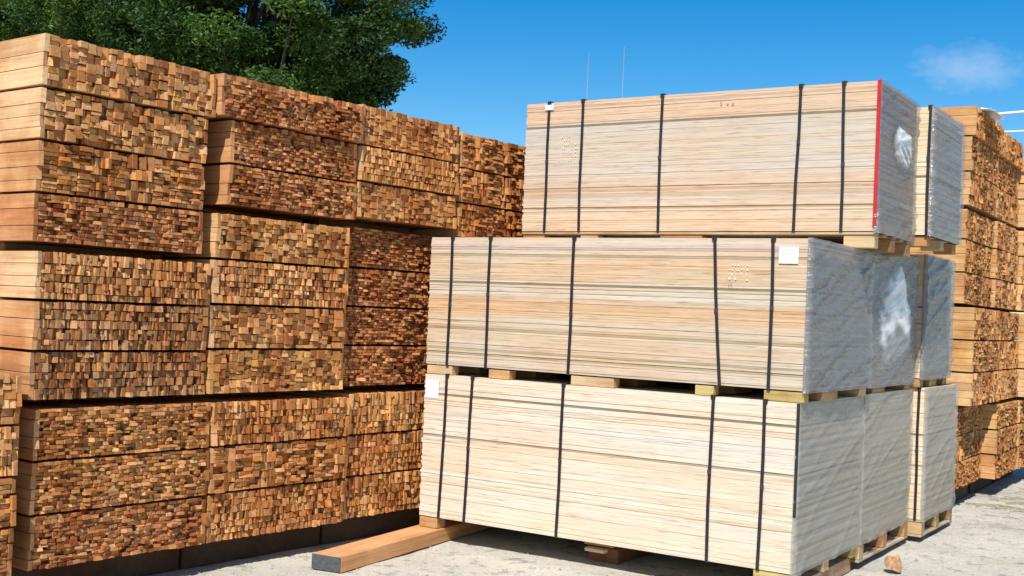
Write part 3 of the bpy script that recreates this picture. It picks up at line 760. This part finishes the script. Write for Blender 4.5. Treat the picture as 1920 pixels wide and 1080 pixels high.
def cable(a, b, sag, r, label):
    a, b = Vector(a), Vector(b); pts = []
    for i in range(17):
        t = i/16; p = a.lerp(b, t); p.z -= sag*4*t*(1-t); pts.append(p)
    tube('cable', pts, r, M_WCABLE, label, 'cable')
cable((-2.50, 12.1, 2.12+EYE), (2.8, 11.6, 2.5+EYE), 0.08, 0.013, 'white cable leaving the top of the right timber stacks, upper one')
cable((-2.75, 13.4, 2.16+EYE), (3.8, 13.2, 2.35+EYE), 0.06, 0.009, 'thinner white cable passing behind the right timber stacks, lower one')
for (x, z, lab) in ((-17.02, 7.7, 'faint slender white mast above the plywood, left one'), (-15.86, 7.75, 'faint slender white mast above the plywood, right one')):
    o = tube('mast', [(x, 30, 0), (x, 30, 4), (x+0.01, 30, z+EYE)], 0.009, M_MAST, lab, 'mast')

# orange stone
def stone(loc, s, label, mat, seed, cat='stone'):
    bm = bmesh.new(); bmesh.ops.create_icosphere(bm, subdivisions=3, radius=1)
    for v in bm.verts:
        d = v.co.normalized(); k = 1+0.35*noise.noise(d*1.3+Vector((seed, 0, 0)))+0.12*noise.noise(d*4+Vector((0, seed, 0)))
        v.co = Vector((d.x*s[0]*k, d.y*s[1]*k, max(-0.2*s[2], d.z*s[2]*k)))
    me = bpy.data.meshes.new('stone'); bm.to_mesh(me); bm.free(); me.materials.append(mat)
    return tag(obj('stone', me, None, loc, None, (0, 0.35, 0.5)), label, cat)
stone((-1.915, 7.38, 0.035), (0.052, 0.05, 0.072), 'small rough orange brown stone on the gravel beside the plywood', M_ROCK, 3.0)

# gravel stones scattered over the yard
def scatter(name, n, area, smin, smax, mat, flat=0.6, seed=1, label=None, cat=None, elong=1.0):
    r = np.random.default_rng(seed)
    vs, fs = [], []
    for _ in range(n):
        x = r.uniform(area[0], area[1]); y = r.uniform(area[2], area[3])
        if x < -4.9+0.08*(y-3.5) : continue
        if -4.56 < x < -2.1 and y > 6.3: continue
        s = smin+(smax-smin)*r.random()**3
        a = r.uniform(0, 6.28); b = len(vs); z = hground(x, y)-0.006
        el = 1+elong*r.random()
        ca, sa = math.cos(a), math.sin(a)
        ring = [(math.cos(t)*s*el*r.uniform(.8, 1.15), math.sin(t)*s*r.uniform(.8, 1.15)) for t in (0, 1.26, 2.51, 3.77, 5.03)]
        for (p, q) in ring: vs.append((x+p*ca-q*sa, y+p*sa+q*ca, z-s*0.1))
        for (p, q) in ring: vs.append((x+(p*ca-q*sa)*.6, y+(p*sa+q*ca)*.6, z+s*flat*r.uniform(.7, 1.1)))
        for i in range(5):
            j = (i+1) % 5; fs.append((b+i, b+j, b+5+j, b+5+i))
        fs.append((b+5, b+6, b+7, b+8, b+9))
    o = obj(name, mesh_from(name, vs, fs, mat))
    return tag(o, label, cat, kind='stuff')
scatter('gravel', 9000, (-5.2, 0.6, 4.2, 13.5), 0.002, 0.014, M_PEB, 0.6, 1, 'loose grey gravel stones scattered over the sandy yard', 'gravel')
scatter('wood_chips', 1000, (-5.2, 0.6, 4.2, 13.5), 0.003, 0.014, plain('wood_chip', (0.36, 0.26, 0.15), 0.9, 0.1, 9, 0.5), 0.2, 5, 'pale and brown wood chips littering the yard', 'wood chips', 2.0)
# dry grass stalks lying at the right
def stalks():
    vs, fs = [], []
    r = np.random.default_rng(11)
    for _ in range(170):
        x = r.normal(-1.62, 0.28); y = r.normal(11.6, 0.9); a = r.normal(0.1, 0.35); L = r.uniform(0.15, 0.60); wd = r.uniform(0.002, 0.006)
        z = hground(x, y)-0.002
        dx, dy = math.cos(a)*L, math.sin(a)*L; px, py = -math.sin(a)*wd, math.cos(a)*wd; h = r.uniform(0.004, 0.03); b = len(vs)
        for (t, hh) in ((0, 0.0), (0.5, h), (1, 0.002)):
            vs.extend([(x+dx*t-px, y+dy*t-py, z+hh), (x+dx*t+px, y+dy*t+py, z+hh), (x+dx*t, y+dy*t, z+hh+wd*1.8)])
        for k in (0, 3):
            for i in range(3):
                j = (i+1) % 3; fs.append((b+k+i, b+k+j, b+k+3+j, b+k+3+i))
    tag(obj('dry_grass', mesh_from('dry_grass', vs, fs, M_STRAW)), 'dry grass stalks lying flat on the gravel at the right', 'dry grass', kind='stuff')
stalks()

# ------------------------------------------------------------------ trees
def limb(vs, fs, pts, rads, n=8):
    b0 = len(vs)
    for k, p in enumerate(pts):
        t = (pts[min(k+1, len(pts)-1)]-pts[max(k-1, 0)]).normalized(); u = t.orthogonal().normalized(); v = t.cross(u)
        for i in range(n):
            a = 2*math.pi*i/n; q = p+(u*math.cos(a)+v*math.sin(a))*rads[k]; vs.append(tuple(q))
    for k in range(len(pts)-1):
        for i in range(n):
            a = b0+k*n+i; b = b0+k*n+(i+1) % n; fs.append((a, b, b+n, a+n))
def tree(base, cc, rad, nclump, nleaf, mat, label, seed, leaf=(0.05, 0.10), low=None, clump_r=(0.45, 1.0)):
    r = np.random.default_rng(seed); rnd = random.Random(seed)
    root = empty('tree', base, 0, label, 'tree', 'trees beyond the timber stacks')
    base = Vector(base); cc = Vector(cc)-base
    vs, fs = [], []
    tips = []
    # clump centres spread through the crown, denser towards its shell
    for _ in range(nclump):
        d = Vector(r.normal(size=3)).normalized()
        if d.z < -0.55: d.z = -0.55*rnd.random()
        q = 0.45+0.55*(r.random()**0.55)
        lump = 1+0.22*noise.noise(d*2.1+Vector((seed, 0, 0)))+0.12*noise.noise(d*5+Vector((0, seed, 0)))
        tips.append(cc+Vector((d.x*rad[0], d.y*rad[1], d.z*rad[2]))*q*lump)
    top = cc+Vector((0, 0, -rad[2]*0.45))
    trunk = [Vector((0, 0, -0.1)), Vector((0.1, 0.05, top.z*0.35)), Vector((-0.05, 0.1, top.z*0.7)), top]
    limb(vs, fs, trunk, [0.34, 0.28, 0.23, 0.18], 12)
    tr = obj('trunk', mesh_from('trunk', vs, fs, M_BARK, True), root)
    vs, fs = [], []
    for k, t in enumerate(tips):
        if k % 7: continue
        s = trunk[2].lerp(trunk[3], rnd.random()); m = s.lerp(t, 0.5)+Vector((rnd.uniform(-.4, .4), rnd.uniform(-.4, .4), rnd.uniform(-.1, .5)))
        limb(vs, fs, [s, s.lerp(m, .5), m, m.lerp(t, .5), t], [0.09, 0.07, 0.05, 0.03, 0.012], 6)
    obj('branches', mesh_from('branches', vs, fs, M_BARK, True), root)
    # leaves
    T = np.array([list(t) for t in tips])
    idx = r.integers(0, len(T), nleaf)
    cr = r.uniform(clump_r[0], clump_r[1], len(T))
    off = r.normal(size=(nleaf, 3)); off /= np.linalg.norm(off, axis=1)[:, None]
    off *= (r.random(nleaf)**0.5)[:, None]*cr[idx][:, None]; off[:, 2] *= 0.62
    ctr = T[idx]+off
    if low is not None:
        keep = ctr[:, 2]+base.z > low; ctr = ctr[keep]; idx = idx[keep]
    n = len(ctr)
    ax = r.normal(size=(n, 3)); ax[:, 2] = ax[:, 2]*0.5-0.25; ax /= np.linalg.norm(ax, axis=1)[:, None]
    nr = r.normal(size=(n, 3))*0.75+np.array([0, -0.2, 0.9]); wv = np.cross(ax, nr); wv /= np.linalg.norm(wv, axis=1)[:, None]
    L = r.uniform(leaf[0], leaf[1], n)[:, None]; Wd = L*0.42
    V = np.stack([ctr-ax*L, ctr+wv*Wd, ctr+ax*L, ctr-wv*Wd], axis=1).reshape(-1, 3)
    me = bpy.data.meshes.new('crown')
    me.vertices.add(4*n); me.vertices.foreach_set('co', V.ravel())
    me.loops.add(4*n); me.loops.foreach_set('vertex_index', np.arange(4*n, dtype=np.int32))
    me.polygons.add(n); me.polygons.foreach_set('loop_start', np.arange(0, 4*n, 4, dtype=np.int32))
    me.polygons.foreach_set('loop_total', np.full(n, 4, dtype=np.int32))
    me.update()
    tone = np.clip(r.uniform(0, 1, len(T))[idx]*0.6+r.uniform(0, 0.4, n), 0, 1)
    at = me.attributes.new('tone', 'FLOAT', 'FACE'); at.data.foreach_set('value', tone.astype(np.float32))
    me.materials.append(mat)
    c = obj('crown', me, root); c['kind'] = 'stuff'
    return root
LM1 = leaf_mat('dark_green_leaves', (0.016, 0.040, 0.009), (0.050, 0.105, 0.016), (0.13, 0.215, 0.030))
LM2 = leaf_mat('mid_green_leaves', (0.028, 0.06, 0.012), (0.085, 0.155, 0.022), (0.19, 0.28, 0.045))
tree((-17.0, 17.0, 0), (-18.35, 17.0, 6.6), (4.6, 3.4, 4.4), 600, 440000, LM1, 'broad dark green tree behind the left timber stacks, reaching the open sky', 21, (0.035, 0.065), None, (0.30, 0.70))
tree((-24.4, 17.5, 0), (-24.6, 17.5, 8.4), (3.8, 3.4, 4.8), 360, 240000, LM2, 'lighter green tree at the far left behind the tall stack', 22, (0.035, 0.065), None, (0.30, 0.70))
print('planks', TOT[0], 'objects', len(bpy.data.objects))
